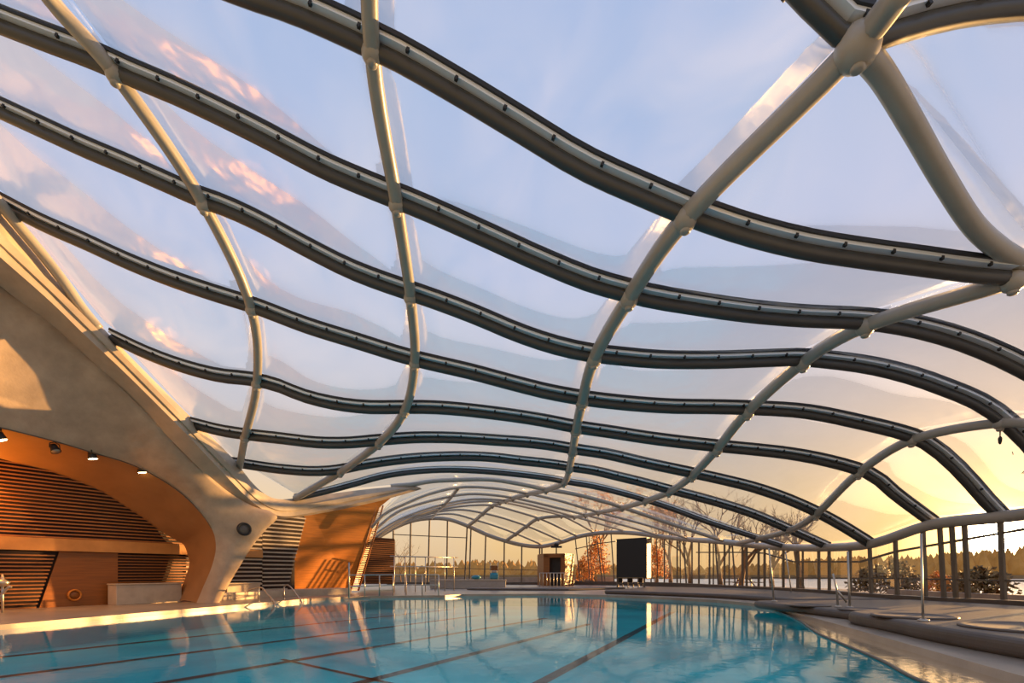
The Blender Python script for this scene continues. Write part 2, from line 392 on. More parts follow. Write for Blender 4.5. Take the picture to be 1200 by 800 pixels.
# ------------------------------------------------------------------ left wall: concrete arch, edge beam, slatted and timber back wall
wl = struct(empty('wall_left'))
def Yc(px): return hermite([-95, 12, 140, 235, 283, 346, 420, 500], [14.3, 16.9, 19.7, 22.6, 25.3, 28.5, 31.5, 34.2], px)
C0 = [(-95,130),(0,243),(60,318),(100,362),(150,415),(215,480),(272,536),(301,571),(322,584),(350,583),(430,573),(487,568)]
C1 = [(-95,178),(0,272),(60,331),(100,371),(150,422),(215,489),(272,548),(303,580),(325,592),(350,592),(430,579),(488,570)]
C2 = [(-95,215),(0,301),(60,354),(100,393),(150,440),(215,505),(272,565),(301,592),(326,604),(352,603),(438,585),(492,571)]
C3 = [(-95,258),(0,335),(60,382),(100,416),(150,463),(215,530),(268,581),(293,599),(320,607),(354,605),(440,588),(494,573)]
def crv(c, dY, n=6): return catmull([at(p[0], p[1], Yc(p[0])+dY) for p in c], n)
eb = MB()
c0, c1, c1b, c2, c3 = crv(C0, .25), crv(C1, .02), crv(C1, -.06), crv(C2, -.05), crv(C3, .75)
inn = crv(C0, 1.2)
eb.grid([inn, c0]); eb.grid([c0, [p+Vector((0,0,-.02)) for p in c1]]); eb.grid([[p+Vector((0,0,-.02)) for p in c1], c1b]); 
mid = [lerp(a, b, .45) for a, b in zip(c1b, c2)]
mid2 = [lerp(a, b, .5)+Vector((-.06, .05, 0)) for a, b in zip(c1b, c2)]
eb.grid([c1b, mid]); eb.grid([mid, mid2]); eb.grid([mid2, c2]); eb.grid([c2, c3]); eb.grid([c3, inn])
eb.build('roof_edge_beam', CONC2, wl, merge=False)
FT = [(-95,258,15.2),(0,333,17.4),(60,380,18.6),(100,414,19.5),(150,462,20.6),(200,512,22.),(240,553,23.6),(272,579,25.),(300,595,26.),(325,605,26.6),(312,620,26.3),(297,638,26.),(283,660,25.7),(267,687,25.4),(257,707,25.2)]
FB = [(-95,476,16.6),(0,500,18.4),(67,517,19.8),(110,530,20.9),(150,542,22.),(180,556,22.8),(207,573,23.6),(225,589,24.1),(240,606,24.5),(249,621,24.8),(252.5,633,25.),(252.5,647,25.),(247,667,25.),(238,688,24.95),(230,707,24.9)]
FK = [(-95,520,18.5),(0,537,20.3),(50,553,21.7),(85,568,22.7),(115,583,23.6),(145,599,24.4),(170,612,25.1),(190,623,25.6),(205,632,26.),(215,638,26.3),(220,650,26.4),(222,660,26.4),(217,677,26.2),(211,692,25.9),(205,707,25.6)]
ft, fb, fk = [catmull([at(*p) for p in c], 5) for c in (FT, FB, FK)]
for cc in (ft, fb, fk): cc[-1].z = DECK-.02
arch = MB()
rows = []
for r in range(9):
    v = r/8; rows.append([lerp(a, b, v)+Vector((.25, -.3, 0))*(4*v*(1-v))*.5 for a, b in zip(ft, fb)])
arch.grid(rows)
back = [p+Vector((-1.2, 1.2, .6)) for p in ft]
arch.grid([ft, back])
so = MB()
so.grid([[lerp(a, b, r/6)+Vector((0, 0, .12))*(4*(r/6)*(1-r/6)) for a, b in zip(fb, fk)] for r in range(7)])
ao = arch.build('concrete_arch', CONC, wl)
so.build('arch_soffit', SOFFIT, wl)
MB().tube([p+Vector((.02, -.03, -.03)) for p in fb[:45]], .025, 6).build('conduit', POST, wl)
# thin joints cast in the pillar are pattern only
# back wall polyline by plan points
WP = [(-22.4, 16.5), (-20.45, 20.4), (-18.7, 23.4), (-17.25, 26.3), (-15.2, 30.2), (-13.8, 32.6)]
def wpos(s):
    """point and direction at length s along the back wall"""
    for (a, b) in zip(WP[:-1], WP[1:]):
        d = Vector((b[0]-a[0], b[1]-a[1], 0))
        if s <= d.length or b is WP[-1]: return Vector((a[0], a[1], 0))+d.normalized()*s, d.normalized()
        s -= d.length
def wlen():
    return sum(math.dist(a, b) for a, b in zip(WP[:-1], WP[1:]))
def s_of_px(px):
    lo, hi = 0., wlen()
    for _ in range(40):
        mid_ = (lo+hi)/2; p, _d = wpos(mid_)
        if 600+p.x/p.y*F < px: lo = mid_
        else: hi = mid_
    return lo
def wall_strip(s0, s1, z0, z1, off, thick, mb, mi=0, seg=1.0, lean0=0., lean1=0.):
    """a plate following the wall; lean shifts the ends along the wall with height (per metre)"""
    n = max(1, int((s1-s0)/seg)); rowsA = []
    def pt(s, z, o):
        p, d = wpos(max(0, s)); nrm = Vector((d.y, -d.x, 0)); return p+nrm*o+Vector((0, 0, z))
    for k in range(n):
        a, b = lerp(s0, s1, k/n), lerp(s0, s1, (k+1)/n)
        la0, lb0 = (lean0*z0 if k == 0 else 0), (lean1*z0 if k == n-1 else 0)
        la1, lb1 = (lean0*z1 if k == 0 else 0), (lean1*z1 if k == n-1 else 0)
        vs = [pt(a+la0, z0, off), pt(b+lb0, z0, off), pt(b+lb1, z1, off), pt(a+la1, z1, off), pt(a+la0, z0, off+thick), pt(b+lb0, z0, off+thick), pt(b+lb1, z1, off+thick), pt(a+la1, z1, off+thick)]
        mb.add(vs, [(0,1,2,3),(4,7,6,5),(0,4,5,1),(1,5,6,2),(2,6,7,3),(3,7,4,0)], mi)
def slats(name, s0, s1, z0, z1, pitch, off=.06, lean0=0., lean1=0., mat=None, h=.055):
    mb = MB(); z = z0
    wall_strip(s0, s1, z0, z1, .0, .02, mb, 1, 1.5, lean0, lean1)
    while z < z1-h:
        wall_strip(s0+lean0*z, s1+lean1*z, z, z+h, off, .05, mb, 0, 2.0)
        z += pitch
    return mb.build(name, [mat or SLAT, DARK], wl)
SEND = wlen(); S0 = s_of_px(0); S47 = s_of_px(40); S137 = s_of_px(137); S222 = s_of_px(222); S230 = s_of_px(226)
bm_ = MB(); wall_strip(0, S222, -.1, 7.4, -.25, .2, bm_, 0, 1.5); wall_strip(S222, SEND, -.1, 5.4, -.25, .2, bm_, 0, 1.5); bm_.build('wall_core', DARK, wl)
slats('slat_cladding', 0, S222, 3.1, 7.6, .155)
bm_ = MB(); wall_strip(0, S222+.6, 2.55, 3.08, .02, .22, bm_, 0, 1.2); bm_.build('lit_band', pbr('band_timber', (.50, .22, .055), .6, var=.15, vscale=1.2), wl)
slats('slat_cladding', 0, S47, DECK, 2.5, .155, lean1=.28)
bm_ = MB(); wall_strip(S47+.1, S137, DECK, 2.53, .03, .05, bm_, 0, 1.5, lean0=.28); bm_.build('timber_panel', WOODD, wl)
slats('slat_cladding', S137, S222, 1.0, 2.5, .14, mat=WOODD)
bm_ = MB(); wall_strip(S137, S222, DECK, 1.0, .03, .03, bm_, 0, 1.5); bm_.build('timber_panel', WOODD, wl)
s310 = s_of_px(306); s336 = s_of_px(333)
slats('slat_cladding', S230-.4, s310, .9, 2.45, .24, mat=CONC2, h=.09); slats('slat_cladding', S230-.4, s310, 2.98, 5.4, .26, mat=CONC2, h=.10)
slats('slat_cladding', s310+.03, s336, .55, 5.45, .25, lean1=.3, mat=CONC2, h=.09)
bm_ = MB(); wall_strip(S230-.4, s310, 2.5, 2.95, .05, .12, bm_); bm_.build('lit_band', bpy.data.materials['band_timber'], wl)
# orange timber wall beyond, leaning edges
def quadwall(name, pts, mat, thick=.15, mbx=None):
    a = [at(*p) for p in pts]; mb = MB(); b = [p+Vector((-.1, thick, 0)) for p in a]
    n = len(a); mb.add(a+b, [tuple(range(n)), tuple(range(2*n-1, n-1, -1))]+[(k, (k+1) % n, n+(k+1) % n, n+k) for k in range(n)])
    return mb.build(name, mat, wl)
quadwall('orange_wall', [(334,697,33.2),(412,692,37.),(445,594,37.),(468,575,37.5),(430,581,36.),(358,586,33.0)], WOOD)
strip = MB()
for k in range(44):
    v = k/43; a = at(lerp(411.5, 441, v), lerp(691, 594, v), 36.9); b = at(lerp(419.5, 448, v), lerp(691, 594, v), 37.6)
    strip.bar(a, b, .05, .06)
strip.tube([at(411, 692, 36.85), at(441.5, 592, 36.85)], .06, 6); strip.tube([at(420, 692, 37.6), at(449, 592, 37.6)], .06, 6)
strip.build('slatted_return', SLAT, wl)
box = MB(); 
q = [at(420, 684, 40.), at(462, 684, 42.), at(462, 631, 42.), at(420, 628, 40.)]
q2 = [p+Vector((-.6, 3., 0)) for p in q]
box.add(q+q2, [(0,1,2,3),(4,7,6,5),(0,4,5,1),(1,5,6,2),(2,6,7,3),(3,7,4,0)], 1)
for k in range(24):
    v = (k+.5)/24; box.bar(lerp(q[0], q[3], v)+Vector((0,-.04,0)), lerp(q[1], q[2], v)+Vector((.03,-.04,0)), .05, .07, 0)
box.build('slatted_box', [WOODD, DARK], wl)
pl_ = MB()
pa = [at(255, 703, 26.3), at(330, 699, 31.), at(412, 697, 35.)]
for p in pa: p.z = 0
for a, b in zip(pa[:-1], pa[1:]):
    d = (b-a).normalized(); nn = Vector((d.y, -d.x, 0))
    pl_.poly_prism([a, b, b-nn*1.6, a-nn*1.6], DECK-.05, .55)
pl_.build('plinth', CONC2, wl, .03)

# ------------------------------------------------------------------ pool, deck and platforms
POOL = [(-17.3, 4.), (-14.56, 14.56), (-12.9, 22.), (-11.5, 28.7), (-10.3, 30.9), (-8.9, 32.2), (-7., 32.6), (-4.3, 33.), (-3.2, 34.9), (2.4, 35.4), (6.2, 33.4), (9.1, 30.6), (11., 27.5), (11.6, 24.8), (11.4, 22.5)]
WEDGE = [(10.1, 18.3), (8.1, 13.5), (7.5, 11.6), (6.8, 9.4), (6.1, 7.6), (5.4, 4.)]
HEDGE = [(10.9, 20.5), (7.42, 7.6), (6.5, 4.)]
def fill(name, outer, hole, z, mat, parent=None):
    bm = bmesh.new()
    def loop(pts):
        vs = [bm.verts.new((p[0], p[1], z)) for p in pts]
        for a, b in zip(vs, vs[1:]+vs[:1]): bm.edges.new((a, b))
    loop(outer)
    if hole: loop(hole)
    bmesh.ops.triangle_fill(bm, use_beauty=True, edges=bm.edges[:])
    bmesh.ops.recalc_face_normals(bm, faces=bm.faces)
    if bm.faces and sum(f.normal.z for f in bm.faces) < 0: bmesh.ops.reverse_faces(bm, faces=bm.faces)
    me = bpy.data.meshes.new(name); bm.to_mesh(me); bm.free(); me.materials.append(mat)
    o = bpy.data.objects.new(name, me); COL.objects.link(o)
    if parent: o.parent = parent
    return o
HOLE = POOL+HEDGE
wallplan = [(rib_pt(16, px).x, rib_pt(16, px).y) for px in (1837, 1552, 1380, 1260, 1169, 1090, 1016, 968, 917, 886, 847, 807, 775, 735, 697, 659, 635, 592, 548, 506, 461, 425)]
outer = [(-24, -6), (21.5, -6), (20.5, 5)]+wallplan+[(-20, 61.5), (-24, 40)]
floor = struct(fill('floor', outer, HOLE, DECK, DECKM))
basin = struct(empty('pool_basin'))
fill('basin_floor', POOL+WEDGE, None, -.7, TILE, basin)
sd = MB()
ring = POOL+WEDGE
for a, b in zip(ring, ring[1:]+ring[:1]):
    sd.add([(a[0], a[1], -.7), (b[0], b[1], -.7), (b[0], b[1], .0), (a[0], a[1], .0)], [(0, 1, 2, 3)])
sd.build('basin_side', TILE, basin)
cp = MB()
for k in range(len(POOL)-1):
    a, b = Vector((*POOL[k], 0)), Vector((*POOL[k+1], 0)); d = (b-a).normalized(); nn = Vector((-d.y, d.x, 0))
    cp.add([a, b, b+UP*DECK, a+UP*DECK], [(0, 1, 2, 3)])
for a, b in zip([POOL[-1]]+HEDGE[:-1], HEDGE): cp.add([(*a, 0), (*b, 0), (*b, DECK), (*a, DECK)], [(0, 1, 2, 3)])
cp.build('pool_edge', DECKM, basin)
water = struct(fill('pool_water', POOL+WEDGE, None, 0., WATER))
wl2 = struct(fill('floor_overflow_ledge', WEDGE[::-1]+[POOL[-1]]+HEDGE, None, .004, WET))
sl = MB(); e3 = [Vector((*p, .02)) for p in [POOL[-1]]+WEDGE]
sl.sweep(catmull(e3, 4), [(-.03, -.02), (-.03, .02), (.03, .02), (.03, -.02)]).build('overflow_slot', POST, wl2)
# lane lines: on the basin floor
LANES = [((-60, 759.5), (560, 691.5)), ((-60, 776), (560, 710.5)), ((-40, 798), (560, 721)), ((140, 808), (640, 724)), ((395, 806.5), (690, 731)), ((600, 817), (790, 716))]
def clipline(a, b):
    return a, b
for k, (p, q_) in enumerate(LANES):
    a, b = gnd(p[0], p[1], -.69), gnd(q_[0], q_[1], -.69)
    if b.y > 32: b = lerp(a, b, (32-a.y)/(b.y-a.y))
    d = (b-a).normalized(); s_ = Vector((d.y, -d.x, 0))*.15
    MB().add([a-s_, b-s_, b+s_, a+s_], [(0, 1, 2, 3)]).build('lane_line', BLACK, basin)
a, b = gnd(330, 772, -.69), gnd(470, 803, -.69); s_ = Vector(((b-a).y, -(b-a).x, 0)).normalized()*.07
MB().add([a-s_, b-s_, b+s_, a+s_], [(0, 1, 2, 3)]).build('lane_line', BLACK, basin)

def rounded(name, pts, z1, mat, bev=.14):
    P = catmull([Vector((*p, 0)) for p in pts[0]], 6)
    poly = [(p.x, p.y) for p in P]+pts[1]
    o = MB().poly_prism(poly, DECK-.02, z1).build(name, mat, None, bev, 4)
    return struct(o)
rounded('floor_platform', ([(7.9, 3.), (8.35, 6.), (8.72, 8.7), (8.98, 10.9), (9.5, 13.3), (9.72, 14.6), (10.1, 15.3), (11, 15.6)], [(18.6, 16.2), (18.9, 3.)]), .50, PLAT)
rounded('floor_platform', ([(10.55, 15.9), (10.5, 18.), (10.3, 20.), (10.2, 21.3), (10.5, 22.1), (11.6, 22.6)], [(18.4, 23.), (18.6, 16.4)]), .42, PLAT)
rounded('floor_platform', ([(13.2, 24.), (12.6, 27.), (11.6, 29.4), (9.6, 32.), (6.8, 34.6), (6.4, 35.4), (7.2, 36.2)], [(12, 44.), (18., 40.), (18.6, 30.), (18.3, 24.)]), .40, PLAT)
rounded('floor_platform', ([(4.5, 41.), (.5, 41.5), (-3., 42.), (-3.8, 43.), (-3., 44.)], [(4., 46.), (10., 45.)]), .32, PLAT, .08)
# hot tubs sunk in the platforms: dark rim + water
def tub(cx, cy, r, z, label, sx=1.0, wm=None):
    t = thing('hot_tub', label, 'hot tub', (cx, cy, z), 'round hot tubs in the side platforms')
    M = Matrix.Diagonal((sx, 1, 1))
    MB().lathe((cx, cy, z), [(r, 0.0), (r+.16, 0.0), (r+.16, .03), (r+.12, .05), (r+.04, .05), (r, .03)], 40, M=M).build('rim', PLAT, t)
    c = MB(); vs = [Vector((cx+sx*r*1.02*math.cos(2*math.pi*k/40), cy+r*1.02*math.sin(2*math.pi*k/40), z+.02)) for k in range(40)]
    c.add(vs, [tuple(range(40))]).build('tub_water', wm or TUBW, t)
TUBW = pbr('dark_tub_water', (.018, .014, .011), .6, spec=.0)
def gz(px, py, z): p = gnd(px, py, z); return p.x, p.y
x_, y_ = gz(1070, 722.5, .5); tub(x_, y_, .75, .5, 'dark rimmed round hot tub beside the slim pole on the nearest platform')
x_, y_ = gz(1222, 737, .5); tub(x_, y_, 1.15, .5, 'hot tub with golden reflections at the near right end of the platform', wm=WET)
x_, y_ = gz(1014, 714.8, .42); tub(x_, y_, .6, .42, 'hot tub in the middle platform beside the two leaning thin poles')
x_, y_ = gz(946, 709.5, .42); tub(x_, y_, .6, .42, 'farthest hot tub, at the rounded end of the middle platform')

# ------------------------------------------------------------------ glazed walls
EX = [e[0] for e in EDGE]; EYs = [e[1] for e in EDGE]; EDs = [e[2] for e in EDGE]
def wallpt(px, z):
    p = rib_pt(16, px); return Vector((p.x, p.y, z))
def beamz(px): return rib_pt(16, px).z
far = struct(empty('window_1')); rgt = struct(empty('window_2'))
def post(par, b, t=None, w=.16, d=.28, lean=0):
    t = b if t is None else t
    a = wallpt(b, DECK); c = wallpt(t, beamz(t)-.05)
    MB().bar(a, c, w, d, up=(0, 1, 0)).build('post', POST, par)
for b, t in [(461, 461), (480, 481.5), (501.5, 503.5), (523.5, 524.5), (544.5, 547.5), (550, 552), (567.5, 569.3), (590.5, 591), (611, 611.5), (632, 632.5), (635, 635)]: post(far, b, t)
for b, t in [(680, 674), (691.5, 687), (694, 690), (706, 699), (709.5, 702), (720, 716), (763, 763), (771, 769), (778.5, 778.5), (787, 784), (793.5, 793.5), (797.5, 797), (804.5, 801), (811, 811), (819, 819), (831.5, 831.5), (836, 836), (842, 838), (849, 849), (854.5, 854.5), (862, 858), (870, 870), (875, 875), (889, 889), (896, 896), (918, 918), (934.8, 934.4), (940.8, 940.8), (959.9, 959.4), (972, 971.5), (996.5, 996), (1021.5, 1019), (1052, 1049), (1085, 1081.5), (1107, 1101), (1121, 1115), (1135, 1130), (1177, 1172), (1222, 1214), (1270, 1260), (1330, 1320), (1400, 1390), (1500, 1490), (1640, 1630)]:
    post(rgt, b, t, *((.07, .14) if b in (940.8, 771, 787, 797.5, 836, 842, 854.5, 862, 694, 709.5) else (.10, .19)))
def rail(par, pl, w, h, name='transom', n=None):
    pts = []
    for (p, q_) in zip(pl[:-1], pl[1:]):
        k = max(2, int(abs(q_[0]-p[0])/12))
        for j in range(k): pts.append(lerp(Vector((p[0], p[1], 0)), Vector((q_[0], q_[1], 0)), j/k))
    pts.append(Vector((*pl[-1], 0)))
    P = [at(p.x, p.y, hermite(EX, EDs, p.x)) for p in pts]
    MB().sweep(P, [(-w/2, -h/2), (w/2, -h/2), (w/2, h/2), (-w/2, h/2)], smooth=False).build(name, POST, par)
rail(far, [(461, 626), (503, 628), (524, 629), (547, 630)], .08, .1)
rail(far, [(461, 666), (548, 666), (635, 668)], .05, .07)
rail(rgt, [(674, 643), (700, 637), (722, 634)], .08, .1)
rail(rgt, [(816, 647), (875, 647), (896, 648), (930, 658), (1008, 658), (1050, 646), (1130, 632), (1200, 620), (1300, 610)], .07, .1)
rail(rgt, [(880, 676.5), (930, 677), (1050, 677.5), (1200, 680.5), (1300, 684)], .05, .07)
def panes(par, x0, x1, n):
    mb = MB(); P = [lerp(x0, x1, k/n) for k in range(n+1)]
    mb.grid([[wallpt(p, DECK) for p in P], [wallpt(p, beamz(p)) for p in P]], smooth=False)
    mb.build('glass_pane', GLASS, par)
panes(far, 441, 637, 20); panes(rgt, 637, 1837, 60)
cb = [wallpt(lerp(640, 1837, k/80), DECK) for k in range(81)]
cb = [p+Vector((-.25 if p.x > 8 else 0, -.2, 0)) for p in cb]
MB().sweep(cb, [(-.3, -.05), (-.3, .42), (.3, .42), (.3, -.05)], smooth=False).build('curb', PLAT, rgt)
cb = [wallpt(lerp(455, 640, k/20), DECK)+Vector((0, -.3, 0)) for k in range(21)]
MB().sweep(cb, [(-.3, -.05), (-.3, .3), (.3, .3), (.3, -.05)], smooth=False).build('curb', PLAT, far)

# ------------------------------------------------------------------ things indoors
def spotlight(px, py, lit, label, aim):
    top = at(px, py-14, hermite([0, 67, 110, 167], [18.5, 19.9, 21., 22.6], px)); 
    t = thing('spotlight', label, 'spotlight', top, 'theatre spotlights under the arch')
    D = Vector(aim).normalized(); X = D.cross(UP).normalized(); Z = -D; Y_ = Z.cross(X)
    M = Matrix((X, Y_, Z)).transposed()
    s = .0095*top.y
    c = top-UP*(s*2.0)
    MB().tube([top+UP*.03, top-UP*s*.7], .03, 8).box(top, (.12, .12, .05)).build('clamp', BLACK, t)
    yk = MB(); yk.tube([c+X*s*1.0, c+X*s*.95+UP*s*.9, top-UP*s*.65, c-X*s*.95+UP*s*.9, c-X*s*1.0], .02, 6, up=(0,1,0)); yk.build('yoke', BLACK, t)
    MB().lathe(c, [(s*.35, s*.95), (s*.62, s*.8), (s*.7, s*.1), (s*.85, -s*.55), (s*.9, -s*.75), (s*.82, -s*.75), (s*.8, -s*.6)], 18, M=M).build('housing', BLACK, t)
    MB().lathe(c+D*s*.62, [(s*.8, 0), (s*.7, -.03), (.02, -.05)], 18, M=M).build('lens', LENS if lit else CHROME, t)
    return c
spots = [spotlight(1, 514, True, 'lit spotlight at the left picture edge under the concrete arch', (.3, .2, -1)),
 spotlight(64, 528, False, 'largest spotlight under the arch, unlit and tilted sideways', (.5, -.1, -.9)),
 spotlight(108, 536, True, 'lit spotlight under the arch beside the tilted unlit one', (.15, .1, -1)),
 spotlight(166, 552, True, 'smallest lit spotlight, lowest along the arch towards the pillar', (.1, .1, -1))]
# oval vent on pillar, round ring on timber panel
def disc(name, label, cat, p, nrm, r, mat, mat2, sq=1.0):
    Z = Vector(nrm).normalized(); X = UP.cross(Z).normalized(); Y_ = Z.cross(X); M = Matrix((X*sq, Y_, Z)).transposed()
    t = thing(name, label, cat, p)
    MB().lathe(p, [(r*.72, 0), (r, 0), (r, .06), (r*.9, .1), (r*.76, .1), (r*.72, .04)], 28, M=M).build('rim', mat, t)
    MB().lathe(p, [(r*.74, .02), (r*.70, .05), (.01, .06)], 28, M=M).build('disc', mat2, t)
disc('wall_vent', 'dark oval vent set in the concrete pillar', 'vent', at(286, 620, 25.3), (.62, -.7, .25), .34, BLACK, POST)
pp, dd = wpos(s_of_px(86)); nn = Vector((dd.y, -dd.x, 0))
pp = pp+nn*.09; pp.z = CAMZ+(HOR-697)/F*pp.y
disc('round_wall_light', 'round ring-edged fitting low on the brown timber wall', 'wall light', pp, nn, .26, WOOD, WOODD)
def block(name, label, cat, px0, px1, ztop, off, depth, mat):
    def fp(px):
        best = None
        for k in range(600):
            p, d = wpos(SEND*k/599); q = p+Vector((d.y, -d.x, 0))*off; e_ = abs(600+q.x/q.y*F-px)
            if best is None or e_ < best[0]: best = (e_, q)
        return best[1]
    a, b = fp(px0), fp(px1); d = (b-a).normalized(); nr = Vector((-d.y, d.x, 0))*depth
    mb = MB().poly_prism([a, b, b+nr, a+nr], DECK, ztop-.06)
    n2 = MB().poly_prism([a-d*.05-nr*.06, b+d*.05-nr*.06, b+d*.05+nr, a-d*.05+nr], ztop-.06, ztop)
    t = thing(name, label, cat, (a+b)/2+UP*DECK)
    mb.build('body', mat, t, .02); n2.build('capping', mat, t, .02)
block('concrete_bench_block', 'long pale concrete block at the foot of the wall, left of the pillar', 'concrete block', 136, 213, 1.12, 1.0, .72, CONC2)
block('concrete_bench_block', 'pale concrete block below the slats, right of the pillar', 'concrete block', 266, 305, 1.05, .95, .68, CONC2)

def pool_rail(pts, post_px, label):
    P = [at(*p) for p in pts]
    t = thing('pool_handrail', label, 'handrail', (P[-1].x, P[-1].y, 0), 'pool entry handrails')
    MB().tube(catmull(P, 6), .035, 10).build('rail', CHROME, t)
    a = at(*post_px[0]); b = at(*post_px[1]); b.z = DECK
    MB().tube([a, b], .035, 10).lathe(b, [(.08, 0), (.08, .03), (.04, .05)], 14).build('post', CHROME, t)
pool_rail([(290,697,26.1),(291,692,26.1),(296,690,26.),(304,688,25.9),(308,689,25.8),(314,696,25.5),(319,702,25.1),(322,709,24.6),(318,716,24.4)], [(303.5,687.5,25.9),(303,702,25.9)], 'chrome handrail looping into the pool in front of the concrete block')
pool_rail([(333,698,28.4),(333,688,28.4),(336,685,28.3),(341,688,28.0),(348,697,27.4),(353,704,26.9),(354,711,26.6),(349,716,26.5)], [(333,687,28.4),(332.5,700,28.4)], 'chrome pool handrail in front of the orange wall')
# curved rail at the left picture edge
P = [at(p[0], p[1], 18.9) for p in [(-14,716),(-8,712),(0,700),(5,693),(11,687),(13,688)]]
t = thing('shower_stand', 'shiny metal stand with a rounded head at the left picture edge', 'shower', (P[0].x, P[0].y, DECK))
MB().tube(catmull(P, 5), .045, 10).build('arm', CHROME, t)
hp = at(3, 682, 18.9); MB().lathe(hp, [(.05, -.16), (.16, -.1), (.22, 0), (.16, .06), (.06, .12), (.03, .3)], 18).build('shower_head', CHROME, t)
fp = Vector((hp.x, hp.y, DECK)); MB().tube([fp, hp], .04, 10).build('pole', CHROME, t)

# guard railings on the far-left pool corner
def railing(label, base, h, rails, posts, par_name='guard_railing', r=.035, extra=None):
    B = [Vector((p[0], p[1], DECK)) for p in base]
    t = thing(par_name, label, 'railing', B[0])
    L = [0]
    for a, b in zip(B[:-1], B[1:]): L.append(L[-1]+(b-a).length)
    def pos(s):
        for k in range(len(B)-1):
            if s <= L[k+1]+1e-6: return lerp(B[k], B[k+1], (s-L[k])/(L[k+1]-L[k]))
        return B[-1]
    for z in rails: MB().tube([b+UP*z for b in B], r, 8, up=(.01, .02, 1)).build('top_rail' if z == rails[0] else 'mid_rail', CHROME, t)
    for k in range(posts):
        p = pos(L[-1]*k/(posts-1)); MB().tube([p, p+UP*h], r, 8).build('post', CHROME, t)
    return t
g1, g2 = gnd(409, 700.5, DECK), gnd(514, 697.5, DECK)
t = railing('long steel guard railing along the pool edge, in front of the dark slatted box', [(g1.x, g1.y), (-7.0, 33.6), (g2.x, g2.y)], 1.32, [1.32, .66], 7)
MB().tube([g1, g1+UP*2.05], .05, 8).build('end_post', CHROME, t)
ga, gb = gnd(462, 694, DECK), gnd(532, 692, DECK)
t = thing('steel_frame', 'tall pale steel frame with cross rail standing behind the guard railing', 'frame', ga)
for k in range(7):
    p = lerp(ga, gb, k/6); MB().tube([p, p+UP*2.62], .035, 8).build('post', CHROME, t)
for z in (2.65, 1.9): MB().tube([ga+UP*z+Vector((-.3, 0, 0)), gb+UP*z+Vector((.3, 0, 0))], .045, 8).build('cross_rail', CHROME, t)

# long grey counter and what stands on it
a, b = gnd(527, 689.5, DECK), gnd(590, 689.5, DECK)
zt = CAMZ+(HOR-679)/F*a.y
t = thing('long_counter', 'long low grey counter standing in front of the far windows', 'counter', (a+b)/2)
MB().box(((a.x+b.x)/2-.8, a.y+.6, (DECK+zt)/2), (b.x-a.x+2., 1.2, zt-DECK-.08)).build('body', pbr('grey_panel', (.36, .31, .26), .6, var=.08), t, .02)
MB().box(((a.x+b.x)/2-.8, a.y+.6, zt-.04), (b.x-a.x+2.1, 1.3, .08)).build('top', CONC2, t, .02)
p = Vector((at(579, 670, a.y+.4).x, a.y+.4, zt))
t = thing('lifeguard_chair', 'blue padded high chair with brown back standing on the long counter', 'chair', p)
w = 10/F*p.y
MB().box(p+Vector((0, .05, w*.45)), (w*.85, w*.6, w*.75)).box(p+Vector((0, -.2, w*.35)), (w, w*.35, w*.6)).build('seat', TEAL, t, .12, 3)
MB().box(p+Vector((0, .25, w*1.35)), (w*.8, w*.15, w*.6)).build('backrest', WOODD, t, .04)
MB().box(p+Vector((0, .05, w*.95)), (w*.75, w*.4, w*.22)).build('cushion', CONC2, t, .06)
for sx in (-1, 1):
    MB().tube([p+Vector((sx*w*.45, .25, 0)), p+Vector((sx*w*.45, .25, w*1.95)), p+Vector((sx*w*.62, .25, w*2.0))], .05, 8, up=(0,1,0)).build('pole', CHROME, t)
p2 = Vector((at(558, 675, a.y+.4).x, a.y+.4, zt))
tag(MB().sphere(p2+UP*.21, .36, 14, sc=(1.2, .8, .55)).build('folded_cover', TEAL), 'small dark blue rounded bundle lying on the long counter', 'cover')

# brown cabin
cY = 56.
a = at(637, 686, cY); b = at(662, 686, cY-.6); c = at(673, 686, cY+1.2)
for v in (a, b, c): v.z = DECK
zt = at(640, 649.5, cY).z
t = thing('timber_cabin', 'brown timber cabin with an open dark front beside the far windows', 'cabin', (a+c)/2)
back = Vector((-.5, 3.2, 0))
def plate(name, p, q_, z0, z1, mat, th=.12, par=t):
    d = (q_-p).normalized(); nr = Vector((-d.y, d.x, 0))*th
    return MB().poly_prism([p, q_, q_+nr, p+nr], z0, z1).build(name, mat, par, .015)
plate('side_wall', b, c, DECK, zt, WOODD); plate('back_wall', a+back, c+back*.8, DECK, zt, WOODD); plate('side_wall', a+back, a, DECK, zt, WOODD)
plate('front_panel', a, lerp(a, b, .28), DECK, zt, WOODD); plate('front_panel', lerp(a, b, .82), b, DECK, zt, WOODD); plate('lintel', a, b, zt-.35, zt, WOODD)
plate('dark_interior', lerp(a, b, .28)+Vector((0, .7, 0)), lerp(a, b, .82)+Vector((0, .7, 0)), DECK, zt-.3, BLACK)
MB().poly_prism([a, b, c, c+back*.8, a+back], zt, zt+.1).build('roof', WOODD, t)
# scaffold-like antenna on its roof
pr = at(652, 649, cY+.3); pr.z = zt+.1
t = thing('roof_fan', 'small dark fan unit standing on the timber cabin roof', 'fan', pr)
MB().tube([pr, pr+UP*.7], .07, 8).build('stem', BLACK, t); MB().box(pr+UP*.75, (1.2, .25, .22)).lathe(pr+UP*.85, [(.2, 0), (.3, .1), (.2, .3)], 12).build('fan_head', BLACK, t)
g1, g2 = gnd(636, 689.2, DECK), gnd(672, 689.2, DECK)
railing('low steel railing in front of the timber cabin', [(g1.x, g1.y+5), (g2.x, g2.y+5)], 1.4, [1.4], 9)

